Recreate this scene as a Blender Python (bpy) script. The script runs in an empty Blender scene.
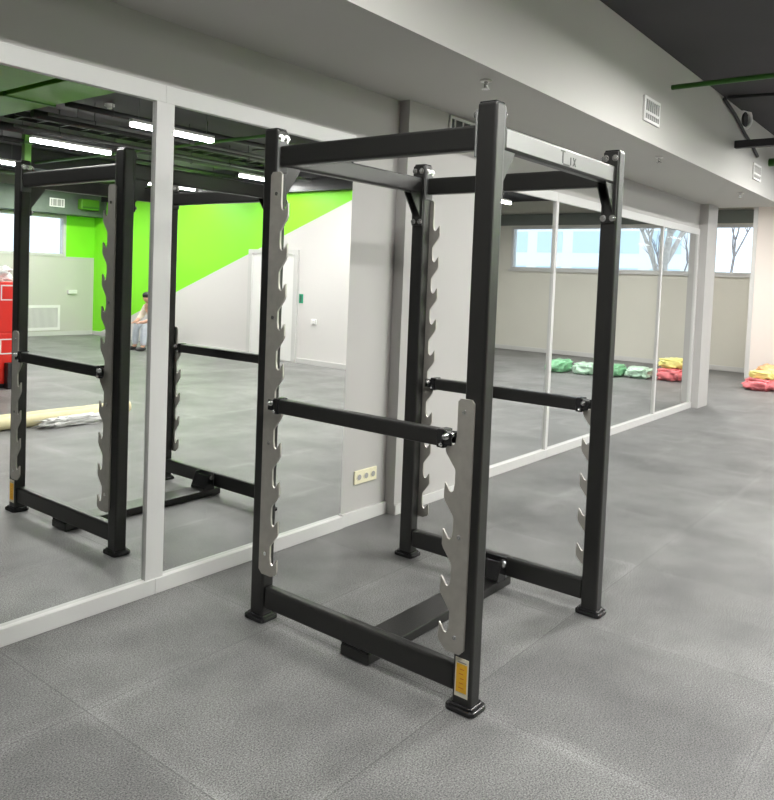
import bpy, bmesh, math, random
from mathutils import Vector, Matrix, noise

random.seed(7)
S = bpy.context.scene
COL = S.collection

# ---------------------------------------------------------------- camera
cd = bpy.data.cameras.new('camera')
cam = bpy.data.objects.new('camera', cd)
COL.objects.link(cam)
FW = Vector((0.79888525, 0.59975058, -0.04562458))
RT = Vector((0.6013691, -0.79791129, 0.0411433))
UP = Vector((0.01172865, 0.06030599, 0.99811103))
M = Matrix.Identity(4)
for i in range(3):
    M[i][0], M[i][1], M[i][2] = RT[i], UP[i], -FW[i]
M[0][3], M[1][3], M[2][3] = 0.0, -3.29907, 1.63464
cam.matrix_world = M
cd.sensor_fit = 'HORIZONTAL'
cd.sensor_width = 36.0
cd.lens = 761.4769 * 36.0 / 774.0
cd.shift_x = -29.831 / 774.0
cd.shift_y = -85.279 / 774.0
cd.clip_start, cd.clip_end = 0.05, 300
S.camera = cam

# ---------------------------------------------------------------- world, exposure
W = bpy.data.worlds.new('world')
S.world = W
W.use_nodes = True
wn = W.node_tree.nodes
wn['Background'].inputs[0].default_value = (0.86, 0.93, 1.0, 1)
wn['Background'].inputs[1].default_value = 2.0
S.view_settings.view_transform = 'Standard'
S.view_settings.look = 'None'
S.view_settings.gamma = 1.0
S.view_settings.use_curve_mapping = False
S.view_settings.exposure = 0.0
LAMP = 400.0            # radiance of the lamps' diffusers


# ---------------------------------------------------------------- materials
def mat(name, col, rough=0.5, metal=0.0, spec=0.5, var=0.0, vscale=8.0, bump=0.0, bscale=200.0, coat=0.0, emit=0.0):
    m = bpy.data.materials.new(name)
    m.use_nodes = True
    nt = m.node_tree
    b = nt.nodes['Principled BSDF']
    b.inputs['Base Color'].default_value = (*col, 1)
    b.inputs['Roughness'].default_value = rough
    b.inputs['Metallic'].default_value = metal
    b.inputs['Specular IOR Level'].default_value = spec
    b.inputs['Coat Weight'].default_value = coat
    if emit:
        b.inputs['Emission Color'].default_value = (*col, 1)
        b.inputs['Emission Strength'].default_value = emit
    tc = None
    if var or bump:
        tc = nt.nodes.new('ShaderNodeTexCoord')
    if var:
        n = nt.nodes.new('ShaderNodeTexNoise')
        n.inputs['Scale'].default_value = vscale
        n.inputs['Detail'].default_value = 6
        nt.links.new(tc.outputs['Object'], n.inputs['Vector'])
        r = nt.nodes.new('ShaderNodeMapRange')
        r.inputs[1].default_value, r.inputs[2].default_value = 0.25, 0.75
        r.inputs[3].default_value, r.inputs[4].default_value = 1 - var, 1 + var
        nt.links.new(n.outputs[0], r.inputs[0])
        mx = nt.nodes.new('ShaderNodeVectorMath')
        mx.operation = 'SCALE'
        mx.inputs[0].default_value = col
        nt.links.new(r.outputs[0], mx.inputs['Scale'])
        nt.links.new(mx.outputs[0], b.inputs['Base Color'])
    if bump:
        n2 = nt.nodes.new('ShaderNodeTexNoise')
        n2.inputs['Scale'].default_value = bscale
        n2.inputs['Detail'].default_value = 3
        nt.links.new(tc.outputs['Object'], n2.inputs['Vector'])
        bp = nt.nodes.new('ShaderNodeBump')
        bp.inputs['Strength'].default_value = bump
        bp.inputs['Distance'].default_value = 0.01
        nt.links.new(n2.outputs[0], bp.inputs['Height'])
        nt.links.new(bp.outputs[0], b.inputs['Normal'])
    return m


def floor_mat():
    m = bpy.data.materials.new('rubber_tiles')
    m.use_nodes = True
    nt = m.node_tree
    N, L = nt.nodes, nt.links
    b = N['Principled BSDF']
    tc = N.new('ShaderNodeTexCoord')
    mp = N.new('ShaderNodeMapping')
    mp.inputs['Location'].default_value = (-1.49 + 19.3, 0.73 + 20.0, 0)
    L.new(tc.outputs['Object'], mp.inputs['Vector'])
    # slight wobble so the seams are not ruler straight
    br = N.new('ShaderNodeTexBrick')
    br.offset = 0.0
    br.inputs['Scale'].default_value = 1.0
    br.inputs['Brick Width'].default_value = 0.965
    br.inputs['Row Height'].default_value = 1.0
    br.inputs['Mortar Size'].default_value = 0.004
    br.inputs['Mortar Smooth'].default_value = 0.6
    br.inputs['Color1'].default_value = (0.88, 0.88, 0.88, 1)
    br.inputs['Color2'].default_value = (1.1, 1.1, 1.1, 1)
    br.inputs['Mortar'].default_value = (0.68, 0.68, 0.68, 1)
    L.new(mp.outputs[0], br.inputs['Vector'])
    # fine rubber crumb
    n1 = N.new('ShaderNodeTexNoise')
    n1.inputs['Scale'].default_value = 170
    n1.inputs['Detail'].default_value = 4
    n1.inputs['Roughness'].default_value = 0.7
    L.new(tc.outputs['Object'], n1.inputs['Vector'])
    r1 = N.new('ShaderNodeMapRange')
    r1.inputs[1].default_value, r1.inputs[2].default_value = 0.36, 0.64
    r1.inputs[3].default_value, r1.inputs[4].default_value = 0.25, 1.85
    L.new(n1.outputs[0], r1.inputs[0])
    # dusty scuffs, large
    n2 = N.new('ShaderNodeTexNoise')
    n2.inputs['Scale'].default_value = 1.6
    n2.inputs['Detail'].default_value = 7
    n2.inputs['Roughness'].default_value = 0.62
    L.new(tc.outputs['Object'], n2.inputs['Vector'])
    r2 = N.new('ShaderNodeMapRange')
    r2.inputs[1].default_value, r2.inputs[2].default_value = 0.3, 0.72
    r2.inputs[3].default_value, r2.inputs[4].default_value = 0.70, 1.38
    L.new(n2.outputs[0], r2.inputs[0])
    a = N.new('ShaderNodeMath'); a.operation = 'MULTIPLY'
    L.new(r1.outputs[0], a.inputs[0]); L.new(r2.outputs[0], a.inputs[1])
    s = N.new('ShaderNodeVectorMath'); s.operation = 'SCALE'
    L.new(br.outputs['Color'], s.inputs[0]); L.new(a.outputs[0], s.inputs['Scale'])
    # pale dust lying along the seams, broken up by noise
    b2 = N.new('ShaderNodeTexBrick')
    b2.offset = 0.0
    b2.inputs['Scale'].default_value = 1.0
    b2.inputs['Brick Width'].default_value = 0.965
    b2.inputs['Row Height'].default_value = 1.0
    b2.inputs['Mortar Size'].default_value = 0.075
    b2.inputs['Mortar Smooth'].default_value = 1.0
    L.new(mp.outputs[0], b2.inputs['Vector'])
    n3 = N.new('ShaderNodeTexNoise')
    n3.inputs['Scale'].default_value = 2.3
    n3.inputs['Detail'].default_value = 5
    L.new(tc.outputs['Object'], n3.inputs['Vector'])
    r3 = N.new('ShaderNodeMapRange')
    r3.inputs[1].default_value, r3.inputs[2].default_value = 0.42, 0.70
    r3.inputs[3].default_value, r3.inputs[4].default_value = 0.0, 0.42
    L.new(n3.outputs[0], r3.inputs[0])
    dm = N.new('ShaderNodeMath'); dm.operation = 'MULTIPLY_ADD'
    dm.inputs[2].default_value = 1.0
    L.new(b2.outputs['Fac'], dm.inputs[0]); L.new(r3.outputs[0], dm.inputs[1])
    s2 = N.new('ShaderNodeVectorMath'); s2.operation = 'SCALE'
    L.new(s.outputs[0], s2.inputs[0]); L.new(dm.outputs[0], s2.inputs['Scale'])
    s = s2
    t = N.new('ShaderNodeVectorMath'); t.operation = 'MULTIPLY'
    t.inputs[1].default_value = (0.152, 0.152, 0.149)
    L.new(s.outputs[0], t.inputs[0])
    L.new(t.outputs[0], b.inputs['Base Color'])
    b.inputs['Roughness'].default_value = 0.5
    b.inputs['Specular IOR Level'].default_value = 0.45
    bp = N.new('ShaderNodeBump')
    bp.inputs['Strength'].default_value = 0.18
    bp.inputs['Distance'].default_value = 0.006
    L.new(n1.outputs[0], bp.inputs['Height'])
    L.new(bp.outputs[0], b.inputs['Normal'])
    return m


def two_tone_mat(name, col_a, col_b, expr):
    """Painted wall: colour b where a*x + b*y + c*z > d (object space), and x>.., see expr."""
    m = mat(name, col_a, 0.6)
    nt = m.node_tree
    N, L = nt.nodes, nt.links
    tc = N.new('ShaderNodeTexCoord')
    cur = None
    for (nx, ny, nz, d) in expr:
        dt = N.new('ShaderNodeVectorMath'); dt.operation = 'DOT_PRODUCT'
        dt.inputs[1].default_value = (nx, ny, nz)
        L.new(tc.outputs['Object'], dt.inputs[0])
        g = N.new('ShaderNodeMath'); g.operation = 'GREATER_THAN'
        g.inputs[1].default_value = d
        L.new(dt.outputs['Value'], g.inputs[0])
        if cur is None:
            cur = g.outputs[0]
        else:
            k = N.new('ShaderNodeMath'); k.operation = 'MULTIPLY'
            L.new(cur, k.inputs[0]); L.new(g.outputs[0], k.inputs[1])
            cur = k.outputs[0]
    mx = N.new('ShaderNodeMix'); mx.data_type = 'RGBA'
    mx.inputs[6].default_value = (*col_a, 1)
    mx.inputs[7].default_value = (*col_b, 1)
    L.new(cur, mx.inputs[0])
    L.new(mx.outputs[2], N['Principled BSDF'].inputs['Base Color'])
    return m


def glass_mat():
    m = bpy.data.materials.new('window_glass')
    m.use_nodes = True
    nt = m.node_tree
    N, L = nt.nodes, nt.links
    N.remove(N['Principled BSDF'])
    tr = N.new('ShaderNodeBsdfTransparent')
    tr.inputs[0].default_value = (0.93, 0.97, 1.0, 1)
    gl = N.new('ShaderNodeBsdfGlossy')
    gl.inputs['Roughness'].default_value = 0.02
    fr = N.new('ShaderNodeFresnel')
    fr.inputs[0].default_value = 1.3
    mx = N.new('ShaderNodeMixShader')
    L.new(fr.outputs[0], mx.inputs[0]); L.new(tr.outputs[0], mx.inputs[1]); L.new(gl.outputs[0], mx.inputs[2])
    L.new(mx.outputs[0], N['Material Output'].inputs[0])
    return m


def lamp_mat(name, strength):
    m = bpy.data.materials.new(name)
    m.use_nodes = True
    nt = m.node_tree
    N, L = nt.nodes, nt.links
    N.remove(N['Principled BSDF'])
    e = N.new('ShaderNodeEmission')
    e.inputs[0].default_value = (1.0, 0.985, 0.955, 1)
    e.inputs[1].default_value = strength
    L.new(e.outputs[0], N['Material Output'].inputs[0])
    return m


GREEN = (0.24, 0.83, 0.018)
MAT = dict(
    floor=floor_mat(),
    ceiling=mat('ceiling_paint', (0.05, 0.048, 0.053), 0.8, var=0.08, vscale=1.5),
    wall=mat('wall_paint', (0.46, 0.452, 0.437), 0.65, var=0.02, vscale=1.2),
    wall_far=mat('beige_wall_paint', (0.66, 0.65, 0.58), 0.65, var=0.02, vscale=1.2),
    pink=mat('pale_wall_paint', (0.80, 0.73, 0.68), 0.65),
    fascia=mat('soffit_paint', (0.50, 0.495, 0.47), 0.7, var=0.02, vscale=1.0),
    white=mat('white_trim', (0.60, 0.60, 0.585), 0.4),
    dark_band=mat('lintel_paint', (0.17, 0.19, 0.175), 0.7),
    bulk=mat('bulkhead_paint', (0.1, 0.13, 0.105), 0.7, var=0.1),
    black=mat('black_paint', (0.022, 0.022, 0.024), 0.55),
    partition=two_tone_mat('green_diagonal_paint', (0.68, 0.665, 0.65), GREEN, [(0, -0.366, 1.0, 5.083)]),
    south=two_tone_mat('beige_green_paint', (0.55, 0.55, 0.50), GREEN, [(0, 0, 1, 1.84), (1, 0, 0, 9.3)]),
    mirror=None,
    frame=mat('charcoal_powder_coat', (0.068, 0.068, 0.066), 0.34, metal=0.85, spec=0.5, bump=0.08, bscale=900),
    alu=mat('satin_aluminium', (0.27, 0.27, 0.265), 0.5, metal=0.3),
    plate=mat('brushed_steel', (0.52, 0.50, 0.455), 0.45, metal=0.65, var=0.08, vscale=25),
    rubber=mat('black_rubber', (0.014, 0.014, 0.015), 0.24),
    bolt=mat('zinc_bolt', (0.75, 0.75, 0.74), 0.25, metal=1.0),
    orange=mat('orange_ink', (1.0, 0.56, 0.03), 0.5, var=0.1, vscale=60),
    sticker=mat('sticker_paper', (0.85, 0.80, 0.66), 0.45),
    brown=mat('brown_ink', (0.80, 0.30, 0.02), 0.5),
    ink=mat('dark_ink', (0.06, 0.06, 0.06), 0.5),
    socket=mat('cream_plastic', (0.80, 0.76, 0.55), 0.4),
    plastic=mat('white_plastic', (0.80, 0.80, 0.78), 0.4),
    grey=mat('grey_plastic', (0.33, 0.33, 0.32), 0.5),
    red=mat('red_lacquer', (0.72, 0.022, 0.012), 0.35),
    cream=mat('cream_foam', (0.86, 0.78, 0.48), 0.7, var=0.08, vscale=12),
    film=mat('white_film', (0.86, 0.86, 0.84), 0.3, var=0.1, vscale=20),
    bag_green=mat('green_film', (0.26, 0.58, 0.33), 0.3, var=0.55, vscale=6),
    bag_teal=mat('pale_green_film', (0.52, 0.74, 0.58), 0.3, var=0.45, vscale=6),
    bag_red=mat('red_film', (0.80, 0.22, 0.24), 0.3, var=0.35, vscale=6),
    bag_pink=mat('pink_film', (0.88, 0.55, 0.52), 0.3, var=0.35, vscale=6),
    bag_yellow=mat('yellow_film', (0.86, 0.80, 0.28), 0.3, var=0.25, vscale=6),
    bag_orange=mat('orange_film', (0.88, 0.48, 0.22), 0.3, var=0.25, vscale=6),
    duct=mat('green_duct_paint', (0.075, 0.24, 0.010), 0.5, var=0.12, vscale=3),
    pipe_green=mat('green_pipe_paint', (0.035, 0.14, 0.015), 0.45),
    pipe=mat('dark_pipe', (0.02, 0.021, 0.021), 0.5),
    pipe_grey=mat('grey_pipe', (0.13, 0.135, 0.13), 0.5),
    lamp=lamp_mat('led_diffuser', LAMP),
    lamp_side=lamp_mat('led_side_lens', 14.0),
    glass=glass_mat(),
    sign_green=mat('sign_green', (0.01, 0.30, 0.16), 0.5),
    snow=mat('snow', (0.85, 0.87, 0.9), 0.8),
    bark=mat('bark', (0.30, 0.27, 0.26), 0.9, var=0.3, vscale=10),
    bark_pale=mat('pale_bark', (0.60, 0.55, 0.50), 0.9, var=0.2, vscale=10),
    tower=mat('pale_blue_facade', (0.88, 0.91, 0.93), 0.6),
    tower_glass=mat('facade_glass', (0.62, 0.75, 0.83), 0.2),
    skin=mat('skin', (0.62, 0.36, 0.25), 0.5),
    hair=mat('black_hair', (0.012, 0.010, 0.010), 0.5),
    shirt=mat('cream_cloth', (0.75, 0.66, 0.55), 0.8),
    jeans=mat('pale_denim', (0.55, 0.60, 0.66), 0.8, var=0.1, vscale=15),
    shoe=mat('black_shoe', (0.03, 0.03, 0.03), 0.5),
)
mm = bpy.data.materials.new('mirror_silver')
mm.use_nodes = True
_b = mm.node_tree.nodes['Principled BSDF']
_b.inputs['Base Color'].default_value = (0.81, 0.825, 0.81, 1)
_b.inputs['Metallic'].default_value = 1.0
_b.inputs['Roughness'].default_value = 0.0
MAT['mirror'] = mm


# ---------------------------------------------------------------- mesh helpers
class MB:
    def __init__(self):
        self.bm = bmesh.new()

    def box(self, x0, x1, y0, y1, z0, z1, bev=0.0, seg=2):
        vs = [self.bm.verts.new((x, y, z)) for x in (x0, x1) for y in (y0, y1) for z in (z0, z1)]
        q = [(0, 1, 3, 2), (4, 6, 7, 5), (0, 4, 5, 1), (2, 3, 7, 6), (0, 2, 6, 4), (1, 5, 7, 3)]
        fs = [self.bm.faces.new([vs[i] for i in f]) for f in q]
        if bev > 0:
            es = list({e for f in fs for e in f.edges})
            bmesh.ops.bevel(self.bm, geom=es, offset=bev, segments=seg, affect='EDGES', profile=0.5)
        return self

    def prism(self, poly, axis, a, b, bev=0.0):
        """extrude a 2-D outline; axis 0: (y,z) along x, 1: (x,z) along y, 2: (x,y) along z"""
        def P(u, v, w):
            return {0: (w, u, v), 1: (u, w, v), 2: (u, v, w)}[axis]
        va = [self.bm.verts.new(P(u, v, a)) for u, v in poly]
        vb = [self.bm.verts.new(P(u, v, b)) for u, v in poly]
        n = len(poly)
        fs = [self.bm.faces.new(va), self.bm.faces.new(vb[::-1])]
        for i in range(n):
            j = (i + 1) % n
            fs.append(self.bm.faces.new((va[i], vb[i], vb[j], va[j])))
        if bev:
            es = list({e for e in fs[0].edges} | {e for e in fs[1].edges})
            bmesh.ops.bevel(self.bm, geom=es, offset=bev, segments=2, affect='EDGES', profile=0.5)
        return self

    def tube(self, pts, r, seg=10, caps=True):
        pts = [Vector(q) for q in pts]
        rr = r if isinstance(r, (list, tuple)) else [r] * len(pts)
        rings = []
        for i, c in enumerate(pts):
            d = (pts[min(i + 1, len(pts) - 1)] - pts[max(i - 1, 0)]).normalized()
            u = d.cross(Vector((0, 0, 1)))
            if u.length < 1e-3:
                u = d.cross(Vector((0, 1, 0)))
            u.normalize()
            v = d.cross(u)
            rings.append([self.bm.verts.new(c + rr[i] * (math.cos(t) * u + math.sin(t) * v))
                          for t in [2 * math.pi * k / seg for k in range(seg)]])
        for a, b in zip(rings, rings[1:]):
            for k in range(seg):
                f = self.bm.faces.new((a[k], a[(k + 1) % seg], b[(k + 1) % seg], b[k]))
                f.smooth = True
        if caps:
            self.bm.faces.new(rings[0][::-1])
            self.bm.faces.new(rings[-1])
        return self

    def ball(self, c, r, sub=2, scale=(1, 1, 1)):
        m = Matrix.Translation(c) @ Matrix.Diagonal((r * scale[0], r * scale[1], r * scale[2], 1))
        g = bmesh.ops.create_icosphere(self.bm, subdivisions=sub, radius=1, matrix=m)
        for v in g['verts']:
            for f in v.link_faces:
                f.smooth = True
        return self

    def torus(self, c, axis, R, r, n=24, k=8):
        ax = Vector(axis).normalized()
        u = ax.orthogonal().normalized()
        v = ax.cross(u)
        rings = []
        for i in range(n):
            t = 2 * math.pi * i / n
            d = math.cos(t) * u + math.sin(t) * v
            rings.append([self.bm.verts.new(Vector(c) + d * (R + r * math.cos(s)) + ax * r * math.sin(s))
                          for s in [2 * math.pi * j / k for j in range(k)]])
        for i in range(n):
            a, b = rings[i], rings[(i + 1) % n]
            for j in range(k):
                f = self.bm.faces.new((a[j], b[j], b[(j + 1) % k], a[(j + 1) % k]))
                f.smooth = True
        return self

    def build(self, name, m, parent=None):
        bmesh.ops.recalc_face_normals(self.bm, faces=self.bm.faces[:])
        me = bpy.data.meshes.new(name)
        self.bm.to_mesh(me)
        self.bm.free()
        me.materials.append(MAT[m] if isinstance(m, str) else m)
        o = bpy.data.objects.new(name, me)
        COL.objects.link(o)
        if parent is not None:
            o.parent = parent
        return o


def build_each(mb, name, m, parent=None):
    """one object for each separate piece (islands whose boxes touch count as one piece)"""
    bm = mb.bm
    seen, isl = set(), []
    for v0 in bm.verts:
        if v0 in seen:
            continue
        st, comp = [v0], []
        seen.add(v0)
        while st:
            v = st.pop()
            comp.append(v)
            for e in v.link_edges:
                w = e.other_vert(v)
                if w not in seen:
                    seen.add(w)
                    st.append(w)
        lo = [min(v.co[i] for v in comp) - 1e-4 for i in range(3)]
        hi = [max(v.co[i] for v in comp) + 1e-4 for i in range(3)]
        isl.append([comp, lo, hi])
    done = False
    while not done:
        done = True
        for i in range(len(isl)):
            for j in range(i + 1, len(isl)):
                a, c = isl[i], isl[j]
                if all(a[1][k] <= c[2][k] and c[1][k] <= a[2][k] for k in range(3)):
                    isl[i] = [a[0] + c[0], [min(p, q) for p, q in zip(a[1], c[1])], [max(p, q) for p, q in zip(a[2], c[2])]]
                    del isl[j]
                    done = False
                    break
            if not done:
                break
    out = []
    for comp, lo, hi in isl:
        sub = MB()
        mp = {v: sub.bm.verts.new(v.co) for v in comp}
        for f in {f for v in comp for f in v.link_faces}:
            nf = sub.bm.faces.new([mp[v] for v in f.verts])
            nf.smooth = f.smooth
        out.append(sub.build(name, m, parent))
    bm.free()
    return out


def tag(o, label, cat, group=None, kind=None):
    o['label'] = label
    o['category'] = cat
    if group:
        o['group'] = group
    if kind:
        o['kind'] = kind
    return o


def thing(name, loc, label, cat, group=None, rz=0.0):
    o = bpy.data.objects.new(name, None)
    o.empty_display_size = 0.1
    COL.objects.link(o)
    o.location = loc
    o.rotation_euler.z = rz
    return tag(o, label, cat, group)


def struct(name, mb, m, label=None, parent=None):
    o = mb.build(name, m, parent)
    if parent is None:
        o['kind'] = 'structure'
        if label:
            o['label'] = label
    return o


def copy_tree(o, parent=None):
    c = o.copy()
    COL.objects.link(c)
    if parent is not None:
        c.parent = parent
    for ch in [q for q in bpy.data.objects if q.parent == o and q is not c]:
        copy_tree(ch, c)
    return c


# ================================================================ SETTING
X0, X1 = -8.0, 16.6          # left wall, window wall
YS, YN = -14.0, 2.2          # south (opposite) wall, deep alcove beyond the mirrors
HC = 3.67                    # ceiling
struct('floor', MB().box(X0 - .2, X1 + .2, YS - .2, YN + .2, -0.2, 0.0), 'floor', 'grey rubber tile floor')
struct('ceiling', MB().box(X0 - .2, X1 + .2, YS - .2, YN + .2, HC, HC + .2), 'ceiling', 'dark painted ceiling slab')

# mirror wall: its face is the mirrors' back, bare strip flush with the glass
b = MB()
b.box(X0, 4.107, 0.012, 0.25, 0, HC)
b.box(3.655, 4.107, 0.0, 0.02, 0, 2.86)
b.box(5.05, 10.86, 0.012, 0.25, 0, HC)
b.box(X0, 3.655, 0.0, 0.02, 2.53, 2.86)
b.box(5.05, 10.86, 0.0, 0.02, 2.50, 2.86)
struct('wall_north', b, 'wall', 'pale mirror wall')
struct('wall_north_pier', MB().box(4.107, 5.05, -0.085, 0.25, 0, 2.86), 'wall', 'pale pier between the two mirror runs')
struct('wall_north_end', MB().box(10.86, 11.3, -0.12, YN, 0, HC), 'wall', 'pale pier at the far end of the mirrors')
struct('wall_alcove', MB().box(11.3, X1 + .2, YN, YN + .2, 0, HC), 'wall_far')

# soffit box over the mirrors
struct('wall_soffit', MB().box(X0, 11.4, -0.96, 0.25, 2.85, HC - 0.002), 'fascia', 'boxed soffit over the mirrors')

# window wall (east)
ZL, ZT = 2.0, 3.05
b = MB()
b.box(X1, X1 + .25, -6.95, YN, 0, ZL)
b.box(X1, X1 + .25, -6.95, YN, ZT, HC)
b.box(X1, X1 + .25, -6.95, -6.3, ZL, ZT)
b.box(X1, X1 + .25, -1.55, 0.35, ZL, ZT)
b.box(X1, X1 + .25, 1.45, YN, ZL, ZT)
struct('wall_east', b, 'wall_far', 'beige window wall')
struct('trim_1', MB().box(X1 - .06, X1, -6.9, YN, ZT + .03, ZT + .30), 'dark_band', 'dark lintel band over the windows')
struct('wall_east_pier', MB().box(15.5, X1, -1.5, 0.38, 0, HC), 'pink', 'pale pinkish pier')
struct('trim_2', MB().box(15.485, 15.5, 0.32, 0.395, 0.0, 3.4), 'white', 'white corner strip')


def window(n, y0, y1, mull):
    t = MB()
    fr = 0.06
    xa, xb = X1 - 0.02, X1 + 0.10
    t.box(xa, xb, y0, y1, ZL, ZL + fr); t.box(xa, xb, y0, y1, ZT - fr, ZT)
    t.box(xa, xb, y0, y0 + fr, ZL + fr, ZT - fr); t.box(xa, xb, y1 - fr, y1, ZL + fr, ZT - fr)
    for y in mull:
        t.box(xa + .02, xb, y - .03, y + .03, ZL + fr, ZT - fr)
    o = struct('window_%d' % n, t, 'white', 'white framed high window')
    MB().box(X1 + .04, X1 + .05, y0 + fr, y1 - fr, ZL + fr, ZT - fr).build('window_pane', 'glass', o)
    MB().box(X1 - .07, X1 + .0, y0 - .03, y1 + .03, ZL - .04, ZL).build('window_sill', 'white', o)
    return o


window(1, -6.3, -1.55, [])
window(2, 0.35, 1.45, [])

# partition with the green diagonal, and the opposite wall
struct('wall_partition', MB().box(10.0, 10.3, YS, -5.6, 0, HC), 'partition', 'white wall with a bright green diagonal')
struct('wall_nook', MB().box(10.3, X1 + .2, -7.1, -6.9, 0, HC), 'wall')
WX0, WX1, WZ0, WZ1 = 6.4, 9.28, 1.84, 2.78
b = MB()
b.box(X0, 10.0, YS - .25, YS, 0, WZ0)
b.box(X0, 10.0, YS - .25, YS, WZ1, HC)
b.box(X0, WX0, YS - .25, YS, WZ0, WZ1)
b.box(WX1, 10.0, YS - .25, YS, WZ0, WZ1)
struct('wall_south', b, 'south', 'beige wall with a window and a green end')
t = MB()
t.box(WX0, WX1, YS - .1, YS + .02, WZ0, WZ0 + .06); t.box(WX0, WX1, YS - .1, YS + .02, WZ1 - .06, WZ1)
t.box(WX0, WX0 + .06, YS - .1, YS + .02, WZ0 + .06, WZ1 - .06); t.box(WX1 - .06, WX1, YS - .1, YS + .02, WZ0 + .06, WZ1 - .06)
o = struct('window_3', t, 'white', 'white framed window in the opposite wall')
MB().box(WX0 + .06, WX1 - .06, YS - .05, YS - .04, WZ0 + .06, WZ1 - .06).build('window_pane', 'glass', o)
struct('wall_west', MB().box(X0 - .2, X0, YS, 0.25, 0, HC), 'dark_band')
struct('trim_3', MB().box(6.0, 10.0, YS, YS + .5, 2.80, 3.32), 'bulk', 'dark green bulkhead over the window')
struct('trim_4', MB().box(9.86, 10.0, YS + .5, -5.6, 3.16, HC - .003), 'black', 'dark beam along the top of the green wall')

# baseboards
struct('baseboard_north', MB().box(3.655, 4.107, -0.022, 0.0, 0, 0.085, .003), 'white')
struct('baseboard_pier', MB().box(4.107, 5.05, -0.1, -0.085, 0, 0.07, .003), 'white')
struct('baseboard_east', MB().box(X1 - .02, X1, -6.9, YN, 0, 0.10, .003), 'white')
struct('baseboard_partition', MB().box(9.98, 10.0, YS, -5.6, 0, 0.09, .003), 'white')
struct('baseboard_south', MB().box(X0, 9.98, YS, YS + .02, 0, 0.09, .003), 'white')

# door in the partition
t = MB()
t.box(9.95, 10.0, -8.35, -8.25, 0, 2.10); t.box(9.95, 10.0, -7.08, -6.98, 0, 2.10); t.box(9.95, 10.0, -8.25, -7.08, 2.02, 2.10)
o = struct('door_1', t, 'white', 'white double door')
MB().box(9.965, 9.999, -8.25, -7.67, 0.01, 2.02, .004).box(9.965, 9.999, -7.66, -7.08, 0.01, 2.02, .004).build('door_leaf', 'plastic', o)
MB().tube([(9.965, -7.74, 1.0), (9.92, -7.74, 1.0), (9.92, -7.86, 1.0)], .012, 8).build('door_handle', 'bolt', o)

# outside: snowy ground
struct('ground', MB().box(17.2, 120, -60, 60, -0.6, -0.3), 'snow', 'snow covered ground outside')
struct('ground_south', MB().box(-40, 17.2, -60, -14.6, -0.6, -0.3), 'snow')

# ================================================================ MIRRORS
MZ0, MZ1 = 0.078, 2.42


def mirror(x0, x1, left, right, label, MZ1=2.42):
    e = thing('wall_mirror', ((x0 + x1) / 2, 0, 0), label, 'mirror', 'white framed wall mirrors')
    cx = (x0 + x1) / 2
    a, c = x0 - cx, x1 - cx
    MB().box(a + left, c - right, 0.0, 0.01, MZ0, MZ1).build('mirror_glass', 'mirror', e)
    f = MB()
    f.box(a, c, -0.03, 0.011, 0.0, MZ0, .003)
    f.box(a, c, -0.018, 0.011, MZ1, MZ1 + .085, .003)
    if left:
        f.box(a, a + left, -0.018, 0.011, MZ0, MZ1)
    if right:
        f.box(c - right, c, -0.018, 0.011, MZ0, MZ1)
    f.build('frame', 'white', e)
    return e


mirror(0.80, 2.255, .05, .05, 'tall mirror at the left edge, reflecting the whole rack side and the red cabinet', 2.45)
mirror(2.255, 3.655, .05, 0, 'tall mirror between white mullion and outlet wall, reflecting the green diagonal', 2.45)
mirror(5.05, 6.50, .03, .024, 'tall mirror right of the pale pier, partly behind the near rack upright')
mirror(6.50, 7.95, .024, .024, 'tall mirror seen between the near and the right rack uprights')
mirror(7.95, 9.40, .024, .024, 'tall mirror just right of the rack, reflecting the green bags')
mirror(9.40, 10.86, .024, .06, 'farthest tall mirror, next to the end pier, reflecting red and yellow bags')

# ================================================================ POWER RACK
rack = thing('power_rack', (3.00269, -1.20132, 0),
             'black steel power rack with toothed steel hook plates, standing in front of the mirrors', 'gym rack', rz=-0.005117)
PX, PY, WX, WY, HR = 0.568, 0.585, 0.070, 0.086, 2.30
HZ0, HSP = 0.315, 0.1817


def bolt(mb, c, axis, r=.011, h=.012):
    c = Vector(c); a = Vector(axis)
    mb.tube([c, c + a * h], r, 6)
    mb.tube([c, c + a * .003], r * 1.5, 12)


def hook_plate(sx, sy, n, ztop, zbot):
    """toothed plate on the outer side face; teeth point to the rack's inside"""
    yc = sy * PY
    s = -sy                                     # inward
    back, edge = (-.008, .064) if sy < 0 or sx > 0 else (.022, .094)
    P = [(back, zbot + .02), (back, ztop - .015), (back + .012, ztop), (edge - .012, ztop), (edge, ztop - .012)]
    for k in reversed(range(n)):
        z = HZ0 + HSP * k
        P += [(edge, z + .010), (edge + .004, z - .018), (edge + .014, z - .028), (edge + .024, z - .024),
              (edge + .036, z - .006), (edge + .046, z + .006), (edge + .048, z - .052), (edge + .042, z - .066)]
        if k:
            P += [(edge + .006, z - .112), (edge, z - .122)]
        else:
            P += [(edge + .012, zbot), (back + .02, zbot)]
    P = [(yc + s * u, z) for u, z in P]
    xo = sx * (PX + WX / 2)
    m = MB().prism(P, 0, xo, xo + sx * .009)
    o = m.build('hook_plate', 'plate', rack)
    q = MB()
    zs = [zbot + .06, (zbot + ztop) / 2 - .04, ztop - .05] if n < 7 else [zbot + .10, zbot + .62, zbot + 1.2, ztop - .10]
    for z in zs:
        bolt(q, (xo + sx * .009, yc + s * (back + .042), z), (sx, 0, 0), .006, .003)
    build_each(q, 'plate_screw', 'bolt', o)
    return o


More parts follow.
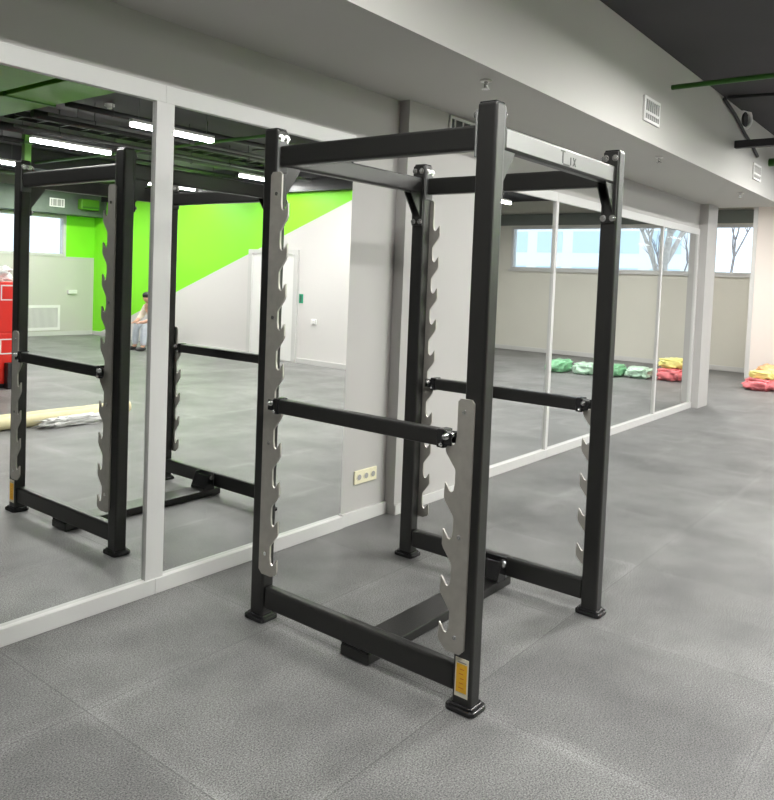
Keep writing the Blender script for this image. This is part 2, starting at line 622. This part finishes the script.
for sx in (-1, 1):
    for sy in (-1, 1):
        x, y = sx * PX, sy * PY
        up = MB().box(x - WX / 2, x + WX / 2, y - WY / 2, y + WY / 2, 0.02, HR, .011, 3).build('upright', 'frame', rack)
        MB().box(x - WX / 2 + .006, x + WX / 2 - .006, y - WY / 2 + .006, y + WY / 2 - .006, HR - .004, HR + .004, .002).build('end_cap', 'rubber', up)
        fp = MB()
        def rr(w, h, r):
            return [(x + cx_ * (w - r) + r * math.cos(t), y + cy_ * (h - r) + r * math.sin(t))
                    for cx_, cy_, t0 in ((1, 1, 0), (-1, 1, 1), (-1, -1, 2), (1, -1, 3))
                    for t in [(t0 + q_ / 4) * math.pi / 2 for q_ in range(5)]]
        fp.prism(rr(.056, .068, .026), 2, 0.0, 0.020, .005)
        fp.prism(rr(.046, .055, .018), 2, 0.016, 0.030, .005)
        fp.build('foot_pad', 'rubber', rack)
        if sy > 0:
            hook_plate(sx, sy, 10, 2.10, .235)
        else:
            hook_plate(sx, sy, 5, 1.195, .22)

# rails of the two side frames (along y)
for sx in (-1, 1):
    x = sx * PX
    yi = PY - WY / 2
    MB().box(x - .026, x + .026, -yi, yi, .062, .165, .012, 3).build('base_rail', 'frame', rack)
    sr = MB().box(x - .026, x + .026, -yi + .008, yi - .008, 2.128, 2.222, .012, 3).build('side_rail', 'frame', rack)
    fl = MB(); bo = MB()
    for sy in (-1, 1):
        ya = sy * yi
        yb = ya - sy * .008
        fl.box(x - .033, x + .033, min(ya, yb), max(ya, yb), 2.10, 2.275, .003)
        for dz in (2.258,):
            for dx in (-.018, .018):
                bolt(bo, (x + dx, yb, dz), (0, -sy, 0))
    build_each(fl, 'rail_flange', 'pipe_grey', sr)
    build_each(bo, 'rail_bolt', 'bolt', sr)
# rails along x
for sy in (-1, 1):
    y = sy * PY
    xi = PX - WX / 2
    cr = MB().box(-xi, xi, y - .026, y + .026, 2.135, 2.225, .012, 3).build('cross_rail', 'frame', rack)
    g = MB(); bo = MB()
    for sx in (-1, 1):
        xa = sx * xi
        for dy in (-.022, .022):
            g.prism([(xa, 2.135), (xa - sx * .105, 2.135), (xa - sx * .095, 2.118), (xa - sx * .012, 2.0), (xa, 1.99)], 1, y + dy - .003, y + dy + .003)
        g.box(min(xa, xa - sx * .008), max(xa, xa - sx * .008), y - .036, y + .036, 1.95, 2.29)
        for dy in (-.024, .024):
            bolt(bo, (xa - sx * .008, y + dy, 2.262), (-sx, 0, 0))
            bolt(bo, (xa - sx * .008, y + dy, 1.972), (-sx, 0, 0))
    build_each(g, 'gusset', 'frame', cr)
    build_each(bo, 'rail_bolt', 'bolt', cr)
    if sy < 0:      # dark maker's mark on the outer face
        k = MB()
        yf = y - .0285
        MB().box(-.50, .50, y - .0283, y - .0255, 2.147, 2.215, .001).build('name_plate', 'alu', cr)
        k.box(-.040, -.030, yf - .001, yf + .001, 2.155, 2.208)
        k.box(-.055, -.015, yf - .001, yf + .001, 2.203, 2.209)
        k.box(-.028, .030, yf - .001, yf + .001, 2.150, 2.156)
        k.box(.036, .044, yf - .001, yf + .001, 2.156, 2.190)
        k.prism([(.060, 2.156), (.068, 2.156), (.092, 2.192), (.084, 2.192)], 1, yf - .001, yf + .001)
        k.prism([(.084, 2.156), (.092, 2.156), (.068, 2.192), (.060, 2.192)], 1, yf - .0012, yf + .0008)
        k.build('maker_mark', 'ink', cr)

# safety bars resting in the hooks
zb = 1.035
for sx in (-1, 1):
    x = sx * (PX + WX / 2 + .002)
    sbar = MB().box(x - .026, x + .026, -PY + .105, PY - .105, zb - .032, zb + .032, .008, 2).build('safety_bar', 'frame', rack)
    pin = MB(); fork = MB()
    for sy in (-1, 1):
        ye = sy * (PY - .108)
        fork.box(x - .030, x + .030, min(ye, ye - sy * .035), max(ye, ye - sy * .035), zb - .036, zb + .036, .005)
        for dx in (-.026, .026):
            fork.box(x + dx - .004, x + dx + .004, min(ye, ye + sy * .035), max(ye, ye + sy * .035), zb - .022, zb + .026, .003)
        pin.tube([(x - .042, ye + sy * .012, zb + .012), (x + .042, ye + sy * .012, zb + .012)], .012, 10)
        pin.ball((x - .042, ye + sy * .012, zb + .012), .013, 1)
        pin.ball((x - .032, ye - sy * .012, zb - .022), .010, 1)
        pin.ball((x + .042, ye + sy * .012, zb + .012), .013, 1)
    build_each(fork, 'bar_end', 'rubber', sbar)
    build_each(pin, 'bar_pin', 'bolt', sbar)

# floor cross plate with hanger brackets
ya, yb = -0.105, 0.055
MB().box(-.585, .60, ya, yb, 0.004, 0.050, .005).build('floor_plate', 'frame', rack)
MB().box(-.583, -.545, ya + .005, yb - .005, .045, .064, .002).build('plate_pad', 'rubber', rack)
xi = PX - .026
g = MB()
g.box(xi - .010, xi, ya, yb, .046, .165, .003)
for yy in (ya + .004, yb - .004):
    g.prism([(xi - .01, .160), (xi - .045, .160), (xi - .085, .060), (xi - .085, .046), (xi - .01, .046)], 1, yy - .004, yy + .004)
g.prism([(xi - .043, .150), (xi - .050, .150), (xi - .086, .058), (xi - .080, .058)], 1, ya + .007, yb - .007)
br = g.build('plate_bracket', 'rubber', rack)
for yy, s_ in ((ya, -1), (yb, 1)):
    q = MB()
    bolt(q, (xi - .026, yy, .135), (0, s_, 0), .013, .010)
    q.build('bracket_bolt', 'bolt', br)

# sticker low on the near upright's outer side face
xs = -PX - WX / 2
st = MB().box(xs - .0012, xs + .0002, -PY - .030, -PY + .030, .058, .208, .0).build('warning_sticker', 'sticker', rack)
MB().box(xs - .0020, xs - .0010, -PY - .024, -PY + .024, .076, .186).build('orange_panel', 'orange', st)
q = MB()
for k in range(5):
    z = .092 + k * .018
    q.box(xs - .0026, xs - .0018, -PY - .012 + .004 * (k % 2), -PY + .012 - .003 * (k % 3), z, z + .004)
q.build('printed_lines', 'brown', st)
q = MB().box(xs - .0020, xs - .0010, -PY - .02, -PY + .02, .190, .194)
q.build('printed_text', 'grey', st)

# ================================================================ SMALL WALL AND SOFFIT FITTINGS
e = thing('power_outlet', (3.883, 0, .305), 'cream triple power outlet low on the wall beside the mirror', 'outlet')
MB().box(-.113, .113, -.012, -.0, -.046, .046, .004).build('face_plate', 'socket', e)
for k in (-1, 0, 1):
    s = MB().tube([(k * .071, -.0115, 0), (k * .071, -.0145, 0)], .026, 20).build('socket', 'socket', e)
    MB().tube([(k * .071, -.014, 0), (k * .071, -.0156, 0)], .019, 20).build('socket_well', 'grey', s)


def grille(name, loc, w, h, face, label, group, nslat=5, m='plastic', split=True):
    """face: (axis, sign) the grille looks along"""
    e = thing(name, loc, label, 'vent', group)
    f = MB(); s = MB(); k = MB()
    ax, sg = face
    def bx(mb, u0, u1, d0, d1, z0, z1):
        d0, d1 = sorted((sg * d0, sg * d1))
        if ax == 1:
            mb.box(u0, u1, d0, d1, z0, z1)
        else:
            mb.box(d0, d1, u0, u1, z0, z1)
    t = min(w, h) * .11
    bx(f, -w / 2, w / 2, 0, .018, -h / 2, -h / 2 + t); bx(f, -w / 2, w / 2, 0, .018, h / 2 - t, h / 2)
    bx(f, -w / 2, -w / 2 + t, 0, .018, -h / 2 + t, h / 2 - t); bx(f, w / 2 - t, w / 2, 0, .018, -h / 2 + t, h / 2 - t)
    if split:
        bx(f, -w / 2 + t, w / 2 - t, 0, .016, -t * .5 - h * .12, t * .5 - h * .12)
    bx(k, -w / 2 + t, w / 2 - t, 0, .004, -h / 2 + t, h / 2 - t)
    for i in range(nslat):
        u = -w / 2 + t + (i + .5) * (w - 2 * t) / nslat
        bx(s, u - .006, u + .006, .004, .012, -h / 2 + t, h / 2 - t)
    f.build('grille_frame', m, e); k.build('backing', 'ink' if ax == 1 and sg < 0 else 'grey', e); (build_each(s, 'slat', m, e) if nslat < 10 else s.build('slat', m, e))
    return e


grille('vent_grille', (6.22, -.96, 3.105), .36, .20, (1, -1), 'white vent grille on the soffit, nearest above the rack', 'soffit vents', 7)
grille('vent_grille', (9.78, -.96, 3.09), .36, .19, (1, -1), 'farther small white vent grille on the soffit, near the right edge', 'soffit vents', 7)
grille('vent_grille', (4.80, -.085, 2.76), .46, .15, (1, -1), 'pale vent grille at the pier top, half behind the rack', None, 4)
grille('vent_grille', (8.775, YS, .415), .81, .58, (1, 1), 'wide white vent grille low on the beige opposite wall', None, 26, split=False)
grille('vent_grille', (8.80, YS + .5, 3.03), .34, .19, (1, 1), 'white vent grille on the dark bulkhead above the window', None, 3, split=False)
e = thing('air_conditioner', (9.5, YS + .5, 2.93), 'green cassette unit on the dark bulkhead over the window', 'air conditioner')
MB().box(-.22, .22, 0, .18, 0, .24, .02).build('housing', 'duct', e)
MB().box(-.20, .20, .17, .185, .03, .07).build('outlet_slot', 'pipe_green', e)

for x, lab in ((3.925, 'small white sprinkler head under the soffit, nearest, above the near upright'),
               (6.93, 'small white sprinkler head under the soffit, middle one, right of the rack'),
               (9.77, 'small white sprinkler head under the soffit, farthest, before the end pier')):
    e = thing('sprinkler_head', (x, -.80, 2.85), lab, 'sprinkler', 'soffit sprinkler heads')
    MB().tube([(0, 0, 0), (0, 0, -.010)], .035, 16).build('escutcheon', 'plastic', e)
    MB().tube([(0, 0, -.010), (0, 0, -.05)], .012, 10).build('nozzle', 'bolt', e)
    MB().tube([(0, 0, -.05), (0, 0, -.054)], .024, 12).tube([(-.012, 0, -.01), (-.02, 0, -.03), (-.012, 0, -.05)], .003, 6).tube([(.012, 0, -.01), (.02, 0, -.03), (.012, 0, -.05)], .003, 6).build('deflector', 'bolt', e)

e = thing('round_detector', (9.07, -.98, 3.585), 'white ringed round fitting high on the soffit edge', 'fitting')
MB().torus((0, 0, 0), (0.4, 1, 0.1), .10, .022).build('ring', 'plastic', e)
MB().tube([(0, .02, 0), (0, -.01, 0)], .085, 20).build('core', 'black', e)

e = thing('security_camera', (15.5, -.02, 3.18), 'small black security camera on the pale far pier', 'camera')
MB().box(-.03, 0, -.05, .05, -.05, .05, .005).build('mount', 'black', e)
MB().tube([(-.03, 0, 0), (-.20, -.06, -.03)], .05, 14).build('camera_body', 'black', e)

# sign, knob and small box on the white partition
e = thing('exit_sign', (10.0, -6.9, 1.20), 'small green emergency sign on the white wall beside the door', 'sign')
MB().box(-.012, 0, -.05, .05, -.085, .085, .003).build('sign_plate', 'sign_green', e)
MB().box(-.014, -.011, -.012, .012, -.06, .06).build('figure', 'ink', e)
e = thing('wall_switch', (10.0, -6.55, .79), 'white wall switch right of the green sign', 'switch')
MB().box(-.02, 0, -.07, .07, -.05, .05, .005).build('face_plate', 'plastic', e)
MB().box(-.035, -.018, -.03, .03, -.03, .03, .005).build('rocker', 'plastic', e)
e = thing('wall_box', (9.46, YS, 1.02), 'small white junction box on the beige opposite wall', 'junction box')
MB().box(-.11, .11, 0, .05, -.045, .045, .008).build('box_body', 'plastic', e)
MB().box(-.1, .1, .05, .054, -.035, .035).build('box_lid', 'plastic', e)

# ================================================================ LAMPS
ZLAMP = 3.30


def make_lamp(flush=False):
    e = thing('pendant_lamp', (0, 0, ZLAMP), 'lamp', 'lamp', 'linear pendant lamps')
    if flush:
        MB().box(-.58, .58, -.05, .05, .0, .055, .004).build('lamp_body', 'plastic', e)
        MB().box(-.565, .565, -.04, .04, -.0015, .002).build('diffuser', 'lamp', e)
    else:
        MB().box(-.58, .58, -.038, .038, .024, .06, .004).build('lamp_body', 'plastic', e)
        MB().box(-.575, .575, -.036, .036, -.022, .024, .004).build('side_lens', 'lamp_side', e)
        MB().box(-.565, .565, -.033, .033, -.0235, -.021).build('diffuser', 'lamp', e)
    for sx in (-.48, .48):
        MB().tube([(sx, 0, .055), (sx, 0, HC - ZLAMP)], .003, 6).build('suspension_wire', 'pipe_grey', e)
    return e


rows = [(-2.4, 'first row from the mirrors'), (-4.75, 'second row from the mirrors'), (-7.1, 'third row from the mirrors'), (-9.9, 'fourth row from the mirrors')]
cols = [(1.85, 'column nearest the camera'), (5.65, 'column above the rack reflection'), (9.22, 'column by the green wall'), (13.2, 'column nearest the far windows')]
protos = [make_lamp(True), make_lamp(False)]
used = set()
rows[0:0] = [(0.9, 'added unseen fill in the alcove past the mirrors')]  # unseen lamp added to brighten the recessed wall past the end pier
for y, rl in rows:
    for x, cl in cols:
        if (x > 10 and y < -6) or (y > 0 and x < 12) or (y < -3 and x < 3):
            continue
        k = 0 if y > -3 else 1
        e = copy_tree(protos[k]) if k in used else protos[k]
        used.add(k)
        e.location = (x + (.3 if k == 0 and 9 < x < 10 else 0), y, ZLAMP)
        e['label'] = 'white linear pendant lamp, %s, %s' % (rl, cl)

e = copy_tree(protos[0])  # extra fill lamp, added to light the green corner and beige wall
e.location = (8.1, -12.4, ZLAMP)
e['label'] = 'added fill lamp, shaped as a flush linear pendant, nearest the opposite window wall'

# ================================================================ CEILING SERVICES
def run(name, pts, r, m, label, cat, seg=10):
    o = MB().tube(pts, r, seg).build(name, m)
    return tag(o, label, cat)


run('green_pipe', [(6.70, -.96, 3.41), (6.70, -13.9, 3.41)], .022, 'pipe_green', 'thin green pipe running out from the soffit over the room', 'pipe')
e = tag(MB().box(8.77, 8.85, -4.2, -.96, 3.22, 3.30, .004).build('cable_tray', 'black'), 'black cable trunking running out from the soffit at the right', 'cable tray')
run('black_cable', [(8.2, -1.02, 3.64), (8.22, -2.0, 3.60), (8.22, -4, 3.62), (8.22, -6.3, 3.6)], .018, 'black', 'black cable slung under the ceiling near the round fitting', 'cable')
run('black_cable', [(8.21, -.985, 3.63), (8.65, -.985, 3.55), (9.1, -.985, 3.42), (9.45, -.985, 3.35), (9.7, -.985, 3.27)], .018, 'black', 'black cable sagging down the soffit face to the trunking', 'cable')
run('green_pipe', [(10.4, -.96, 3.30), (10.4, -6.0, 3.30)], .05, 'pipe_green', 'thick green pipe stub at the right edge under the ceiling', 'pipe')
run('black_pipe', [(11.2, -.96, 3.35), (11.2, -6.0, 3.35)], .05, 'pipe', 'black pipe beyond the green stub at the right edge', 'pipe')

for k, (xa, xb, lab) in enumerate([(3.35, 3.95, 'wide green air duct under the ceiling, leftmost in the mirror'),
                                   (4.05, 4.60, 'second green air duct, beside the widest one in the mirror')]):
    e = thing('air_duct', (xa, 0, 0), lab, 'duct', 'green ceiling ducts')
    MB().box(0, xb - xa, -13.0, -3.3, 3.50, 3.665, .01).build('duct_shell', 'duct', e)
    q = MB()
    for y in (-4.2, -5.6, -7.0, -8.4, -9.8, -11.2):
        q.box(-.015, xb - xa + .015, y - .02, y + .02, 3.485, 3.667)
    build_each(q, 'duct_flange', 'pipe_green', e)
e = thing('duct_drop', (5.55, -8.2, 0), 'green vertical drop duct standing behind the rack top in the mirror', 'duct')
MB().box(-.05, .05, -.05, .05, 2.62, 3.66, .008).build('duct_shell', 'duct', e)
MB().box(-.065, .065, -.065, .065, 3.40, 3.44).box(-.065, .065, -.065, .065, 2.62, 2.66).build('duct_flange', 'pipe_green', e)

plist = [(-5.35, 3.50, .035, 'pipe', 'dark pipe under the ceiling, nearest the second lamp row'),
         (-5.75, 3.42, .022, 'pipe_grey', 'thin grey pipe beside the nearest dark ceiling pipe'),
         (-6.15, 3.47, .05, 'pipe', 'thick dark pipe under the ceiling in the mirror'),
         (-6.6, 3.36, .02, 'pipe_grey', 'thin grey conduit hanging below the thick dark pipe'),
         (-7.6, 3.50, .06, 'pipe', 'thickest dark pipe, just past the third lamp row'),
         (-8.2, 3.44, .025, 'pipe', 'thin dark pipe past the third lamp row'),
         (-8.8, 3.52, .04, 'pipe', 'dark pipe halfway to the fourth lamp row'),
         (-11.2, 3.40, .05, 'pipe', 'dark pipe beyond the fourth lamp row'),
         (-12.2, 3.42, .05, 'pipe_grey', 'grey pipe nearest the opposite wall')]
for y, z, r, m, lab in plist:
    e = thing('ceiling_pipe', (4.6, y, z), lab, 'pipe', 'pipes along the ceiling')
    MB().tube([(0.02, 0, 0), (5.24, 0, 0)], r, 10).build('pipe_run', m, e)
    q = MB()
    for x in (.6, 2.0, 3.4, 4.8):
        q.tube([(x, 0, r), (x, 0, HC - z)], .006, 6)
        q.torus((x, 0, 0), (1, 0, 0), r + .004, .006, 14, 6)
    build_each(q, 'hanger', 'pipe', e)
# ladder tray
e = thing('cable_ladder', (4.7, -6.9, 3.52), 'dark cable ladder with rungs under the ceiling in the mirror', 'cable tray')
q = MB().box(0, 5.1, -.16, -.14, 0, .07).box(0, 5.1, .14, .16, 0, .07)
q.build('side_rail', 'pipe', e)
q = MB()
for k in range(17):
    q.box(.12 + k * .3, .16 + k * .3, -.14, .14, .01, .03)
q.build('rung', 'pipe', e)
# deep dark beam
tag(MB().box(4.62, 9.86, -10.6, -10.25, 3.32, 3.665, .01).build('ceiling_beam', 'black'), 'deep dark beam under the ceiling before the green wall', 'beam')
e = thing('smoke_detector', (5.32, -5.62, HC), 'small round white smoke detector on the dark ceiling', 'smoke detector')
MB().tube([(0, 0, 0), (0, 0, -.03)], .06, 18).build('detector_base', 'plastic', e)
MB().tube([(0, 0, -.03), (0, 0, -.06)], [.05, .03], 18).build('detector_head', 'plastic', e)

# ================================================================ RED CABINET AND WHITE BAG
e = thing('storage_cabinet', (4.40, -7.25, 0), 'red cabinet with white square outlines at the left edge of the mirror', 'cabinet')
MB().box(-.45, .45, -.35, .35, .06, 1.39, .01).build('cabinet_body', 'red', e)
MB().box(-.42, .42, -.32, .32, 0, .06).build('plinth', 'black', e)
for k, (z0, z1) in enumerate([(.10, .72), (.74, 1.36)]):
    d = MB().box(-.44, .44, .35, .365, z0, z1, .004).build('door', 'red', e)
    q = MB()
    zc = .56 if k == 0 else 1.26
    for xc in (.31, -.10):
        q.box(xc - .09, xc + .09, .365, .368, zc - .11, zc - .095); q.box(xc - .09, xc + .09, .365, .368, zc + .075, zc + .09)
        q.box(xc - .09, xc - .075, .365, .368, zc - .095, zc + .075); q.box(xc + .075, xc + .09, .365, .368, zc - .095, zc + .075)
    q.build('square_outline', 'plastic', d)
    MB().box(-.02, .02, .365, .385, z1 - .1, z1 - .08, .003).build('handle', 'black', d)
MB().box(.28, .42, .35, .46, 0, .34, .01).build('side_foot', 'black', e)


def lump(name, loc, size, m, label, cat, group=None, seed=0, amp=.22, freq=2.6, rz=0.0, sub=5):
    mb = MB()
    g = bmesh.ops.create_icosphere(mb.bm, subdivisions=sub, radius=1)
    off = Vector((seed * 3.1, seed * 1.7, seed * .9))
    for v in mb.bm.verts:
        c = v.co.copy()
        # boxy pillow
        p = Vector([math.copysign(abs(a) ** .6, a) for a in c])
        n = noise.fractal(c * freq + off, 1.0, 2.2, 5)
        rg = abs(noise.noise(c * freq * 2.2 + off)) * .5
        p *= 1 + amp * (n + rg - .1)
        v.co = Vector((p.x * size[0] / 2, p.y * size[1] / 2, p.z * size[2] / 2))
        zc = v.co.z + size[2] / 2
        v.co.z = max(zc, 0.0)
    for f in mb.bm.faces:
        f.smooth = True
    o = mb.build(name, m)
    o.location = loc
    o.rotation_euler.z = rz
    return tag(o, label, cat, group)


lump('plastic_bag', (4.60, -7.15, 1.39), (.42, .34, .2), 'film', 'crumpled white plastic bag on top of the red cabinet', 'bag', seed=3, amp=.4)

# cream rolls
for y, z, xa, xb, lab, r in [(-4.32, .066, 2.3, 4.80, 'long cream foam roll on the floor, front one, with the white film', .066),
                             (-4.47, .066, 2.2, 4.95, 'long cream foam roll on the floor, rear one beside its twin', .066)]:
    e = thing('foam_roll', (0, y, 0), lab, 'foam roll', 'cream foam rolls')
    n = 14
    pts = [(xa + (xb - xa) * k / n, .008 * math.sin(k * 1.3), z + .002 * math.sin(k * 2.1)) for k in range(n + 1)]
    MB().tube(pts, r - .004, 16).build('roll', 'cream', e)
    MB().torus((xb, 0, z), (1, 0, 0), .045, .006, 18, 6).torus((xb, 0, z), (1, 0, 0), .02, .006, 14, 6).build('roll_end', 'film', e)
lump('wrapping_film', (4.18, -4.165, 0), (.70, .13, .09), 'film', 'crumpled white film lying along the front cream roll', 'plastic film', seed=8, amp=.5, freq=5)

# bags by the far pier
gb = 'bags piled by the far pier'
bags = [((13.95, -.24, 0), (.60, .46, .20), 'bag_red', 'red plastic bag on the floor at the right edge, by the pale pier'),
        ((14.02, -.26, .19), (.45, .40, .13), 'bag_yellow', 'yellow bag lying on the red bag at the right edge'),
        ((14.75, -.30, 0), (.55, .55, .36), 'bag_orange', 'orange bag at the back of the pile by the pale pier'),
        ((13.90, -.76, 0), (.60, .40, .16), 'bag_pink', 'pink bag beside the red bag, farther from the mirrors'),
        ((13.95, -1.25, 0), (.66, .44, .22), 'bag_red', 'red bag next to the green bags in the mirror'),
        ((14.02, -1.27, .21), (.50, .46, .18), 'bag_yellow', 'yellow bag heaped on the red bag in the mirror'),
        ((13.75, -1.80, 0), (.60, .40, .19), 'bag_teal', 'pale green bag nearest the red ones in the mirror'),
        ((13.55, -2.27, 0), (.62, .40, .22), 'bag_green', 'dark green bag, second of the green row from the red ones'),
        ((13.42, -2.71, 0), (.62, .42, .20), 'bag_teal', 'pale green bag, third of the green row, behind the right upright'),
        ((13.30, -3.22, 0), (.60, .40, .23), 'bag_green', 'dark green bag, last of the green row, farthest from the red ones')]
for k, (loc, size, m, lab) in enumerate(bags):
    lump('plastic_bag', loc, size, m, lab, 'bag', gb, seed=20 + k, amp=.3, freq=2.8, rz=.12 * math.sin(k * 2.0), sub=4)

# ================================================================ BENCH AND PERSON (seen in the mirror)
e = thing('stool', (9.28, -10.2, 0), 'low white stool the seated person sits on', 'stool')
MB().box(-.19, .19, -.2, .2, .33, .375, .008).build('seat', 'plastic', e)
for xx in (-.16, .16):
    for yy in (-.17, .17):
        MB().box(xx - .02, xx + .02, yy - .02, yy + .02, 0, .33, .004).build('leg', 'plastic', e)


def skin(name, verts, edges, radii, m, parent, root=0, sub=2):
    me = bpy.data.meshes.new(name)
    bm = bmesh.new()
    lay = bm.verts.layers.skin.verify()
    vs = [bm.verts.new(v) for v in verts]
    for a, c in edges:
        bm.edges.new((vs[a], vs[c]))
    for i, v in enumerate(vs):
        r = radii[i]
        v[lay].radius = r if isinstance(r, tuple) else (r, r)
        v[lay].use_root = (i == root)
    bm.to_mesh(me)
    bm.free()
    me.materials.append(MAT[m])
    o = bpy.data.objects.new(name, me)
    COL.objects.link(o)
    o.parent = parent
    md = o.modifiers.new('skin', 'SKIN'); md.use_smooth_shade = True
    if sub:
        ms = o.modifiers.new('sub', 'SUBSURF'); ms.levels = sub; ms.render_levels = sub
    return o


# local frame: facing -x, hips at the origin's bench
P = thing('person', (9.24, -10.2, 0), 'person in pale clothes sitting bent forward on a low bench', 'person')
V = [(0, 0, .50), (-.05, 0, .62), (-.13, 0, .78), (-.19, 0, .90), (-.24, 0, .965), (-.29, 0, 1.03), (-.31, 0, 1.10)]
R = [.125, .125, .135, .12, .055, .075, .07]
Eg = [(0, 1), (1, 2), (2, 3), (3, 4), (4, 5), (5, 6)]
tips = []
for s in (-1, 1):
    b0 = len(V)
    V += [(-.03, s * .10, .49), (-.42, s * .13, .50), (-.44, s * .14, .28), (-.44, s * .14, .09), (-.53, s * .15, .045)]
    R += [.09, .065, .055, .04, .035]
    Eg += [(0, b0), (b0, b0 + 1), (b0 + 1, b0 + 2), (b0 + 2, b0 + 3), (b0 + 3, b0 + 4)]
    b1 = len(V)
    V += [(-.18, s * .19, .87), (-.26, s * .24, .66), (-.43, s * .14, .575), (-.49, s * .09, .565)]
    R += [.055, .045, .034, .028]
    Eg += [(3, b1), (b1, b1 + 1), (b1 + 1, b1 + 2), (b1 + 2, b1 + 3)]
    h = b1 + 3
    for f in range(5):
        b2 = len(V)
        if f == 4:
            V += [(-.50, s * .07, .585), (-.53, s * .065, .59)]
        else:
            yy = s * (.11 - .018 * f)
            L = [.035, .042, .038, .03][f]
            V += [(-.52 - L * .4, yy, .56), (-.53 - L, yy, .54)]
        R += [.009, .008]
        Eg += [(h, b2), (b2, b2 + 1)]
skin('body', V, Eg, R, 'skin', P)
# face and hair
q = MB()
q.ball((-.365, 0, 1.045), .014, 1, (1.2, .8, 1.3))
q.build('nose', 'skin', P)
q = MB().ball((-.362, .028, 1.07), .009, 1).ball((-.362, -.028, 1.07), .009, 1)
q.build('eye', 'ink', P)
MB().ball((-.352, 0, 1.005), .018, 1, (.5, 1.2, .3)).build('mouth', 'brown', P)
MB().ball((-.285, .078, 1.045), .018, 1, (.8, .5, 1.4)).ball((-.285, -.078, 1.045), .018, 1, (.8, .5, 1.4)).build('ear', 'skin', P)
mb = MB().ball((-.285, 0, 1.105), .095, 3, (1.0, .92, .72))
mb.build('hair', 'hair', P)
# shirt: torso and sleeves
V = [(.0, 0, .54), (-.06, 0, .64), (-.135, 0, .79), (-.185, 0, .89)]
R = [.14, .14, .15, .13]
Eg = [(0, 1), (1, 2), (2, 3)]
for s in (-1, 1):
    b1 = len(V)
    V += [(-.18, s * .19, .87), (-.26, s * .24, .66), (-.37, s * .18, .605)]
    R += [.068, .058, .048]
    Eg += [(3, b1), (b1, b1 + 1), (b1 + 1, b1 + 2)]
skin('shirt', V, Eg, R, 'shirt', P)
V = [(.02, 0, .50)]
R = [.135]
Eg = []
for s in (-1, 1):
    b1 = len(V)
    V += [(-.03, s * .10, .50), (-.42, s * .13, .505), (-.44, s * .14, .28), (-.44, s * .14, .10)]
    R += [.102, .08, .068, .062]
    Eg += [(0, b1), (b1, b1 + 1), (b1 + 1, b1 + 2), (b1 + 2, b1 + 3)]
skin('trousers', V, Eg, R, 'jeans', P)
for s in (-1, 1):
    MB().ball((-.50, s * .148, .045), .09, 3, (1.35, .5, .5)).build('shoe', 'shoe', P)

# ================================================================ OUTSIDE
def tree(loc, h, lean, r, m, label, seed):
    rnd = random.Random(seed)
    mb = MB()

    def grow(p, d, ln, rad, depth):
        pts = [p]
        q = p.copy()
        dd = d.copy()
        for k in range(4):
            dd = (dd + Vector((rnd.uniform(-.15, .15), rnd.uniform(-.15, .15), rnd.uniform(-.05, .1)))).normalized()
            q = q + dd * ln / 4
            pts.append(q.copy())
        mb.tube(pts, [rad * (1 - .12 * i) for i in range(5)], 6)
        if depth:
            for k in range(4 if depth > 1 else 3):
                st = pts[rnd.choice((2, 3, 4, 4))]
                nd = (dd + Vector((rnd.uniform(-.9, .9), rnd.uniform(-.9, .9), rnd.uniform(-.1, .7)))).normalized()
                grow(st, nd, ln * rnd.uniform(.4, .62), rad * .5, depth - 1)
    grow(Vector((0, 0, -.4)), Vector((lean[0], lean[1], 1)).normalized(), h * .6, r, 3)
    o = mb.build('bare_tree', m)
    o.location = loc
    return tag(o, label, 'tree', 'bare trees outside')


tree((20.0, 1.75, 0), 5.5, (.0, .08), .10, 'bark', 'bare leaning tree outside the window beyond the end pier', 1)
tree((24.5, 5.6, 0), 6, (.1, -.2), .08, 'bark', 'second bare tree outside, behind the leaning one by the end pier', 2)
tree((20.0, -3.6, 0), 6, (.0, -.05), .17, 'bark_pale', 'thick pale trunked tree outside the long window', 3)
tree((24.0, -1.2, 0), 5.5, (.0, .4), .08, 'bark', 'thin leaning bare tree outside, right of the thick pale trunk', 4)
tree((26.5, -6.2, 0), 6, (.0, .4), .09, 'bark', 'bare tree leaning behind the thick pale trunk outside', 5)
tree((21.5, -9.4, 0), 5.5, (.0, -.2), .07, 'bark', 'bare tree outside the left end of the long window', 6)
e = thing('office_building', (60, -26, 0), 'pale blue office block far outside the long window', 'building')
MB().box(0, 12, -14, 14, -.3, 13).build('wall', 'tower', e)
q = MB()
for k in range(4):
    z = 1.5 + k * 3
    for j in range(8):
        q.box(-.05, .0, -13 + j * 3.4, -10.6 + j * 3.4, z, z + 1.8)
q.build('window', 'tower_glass', e)
MB().box(-.2, 12.2, -14.2, 14.2, 13, 13.4).build('roof', 'snow', e)
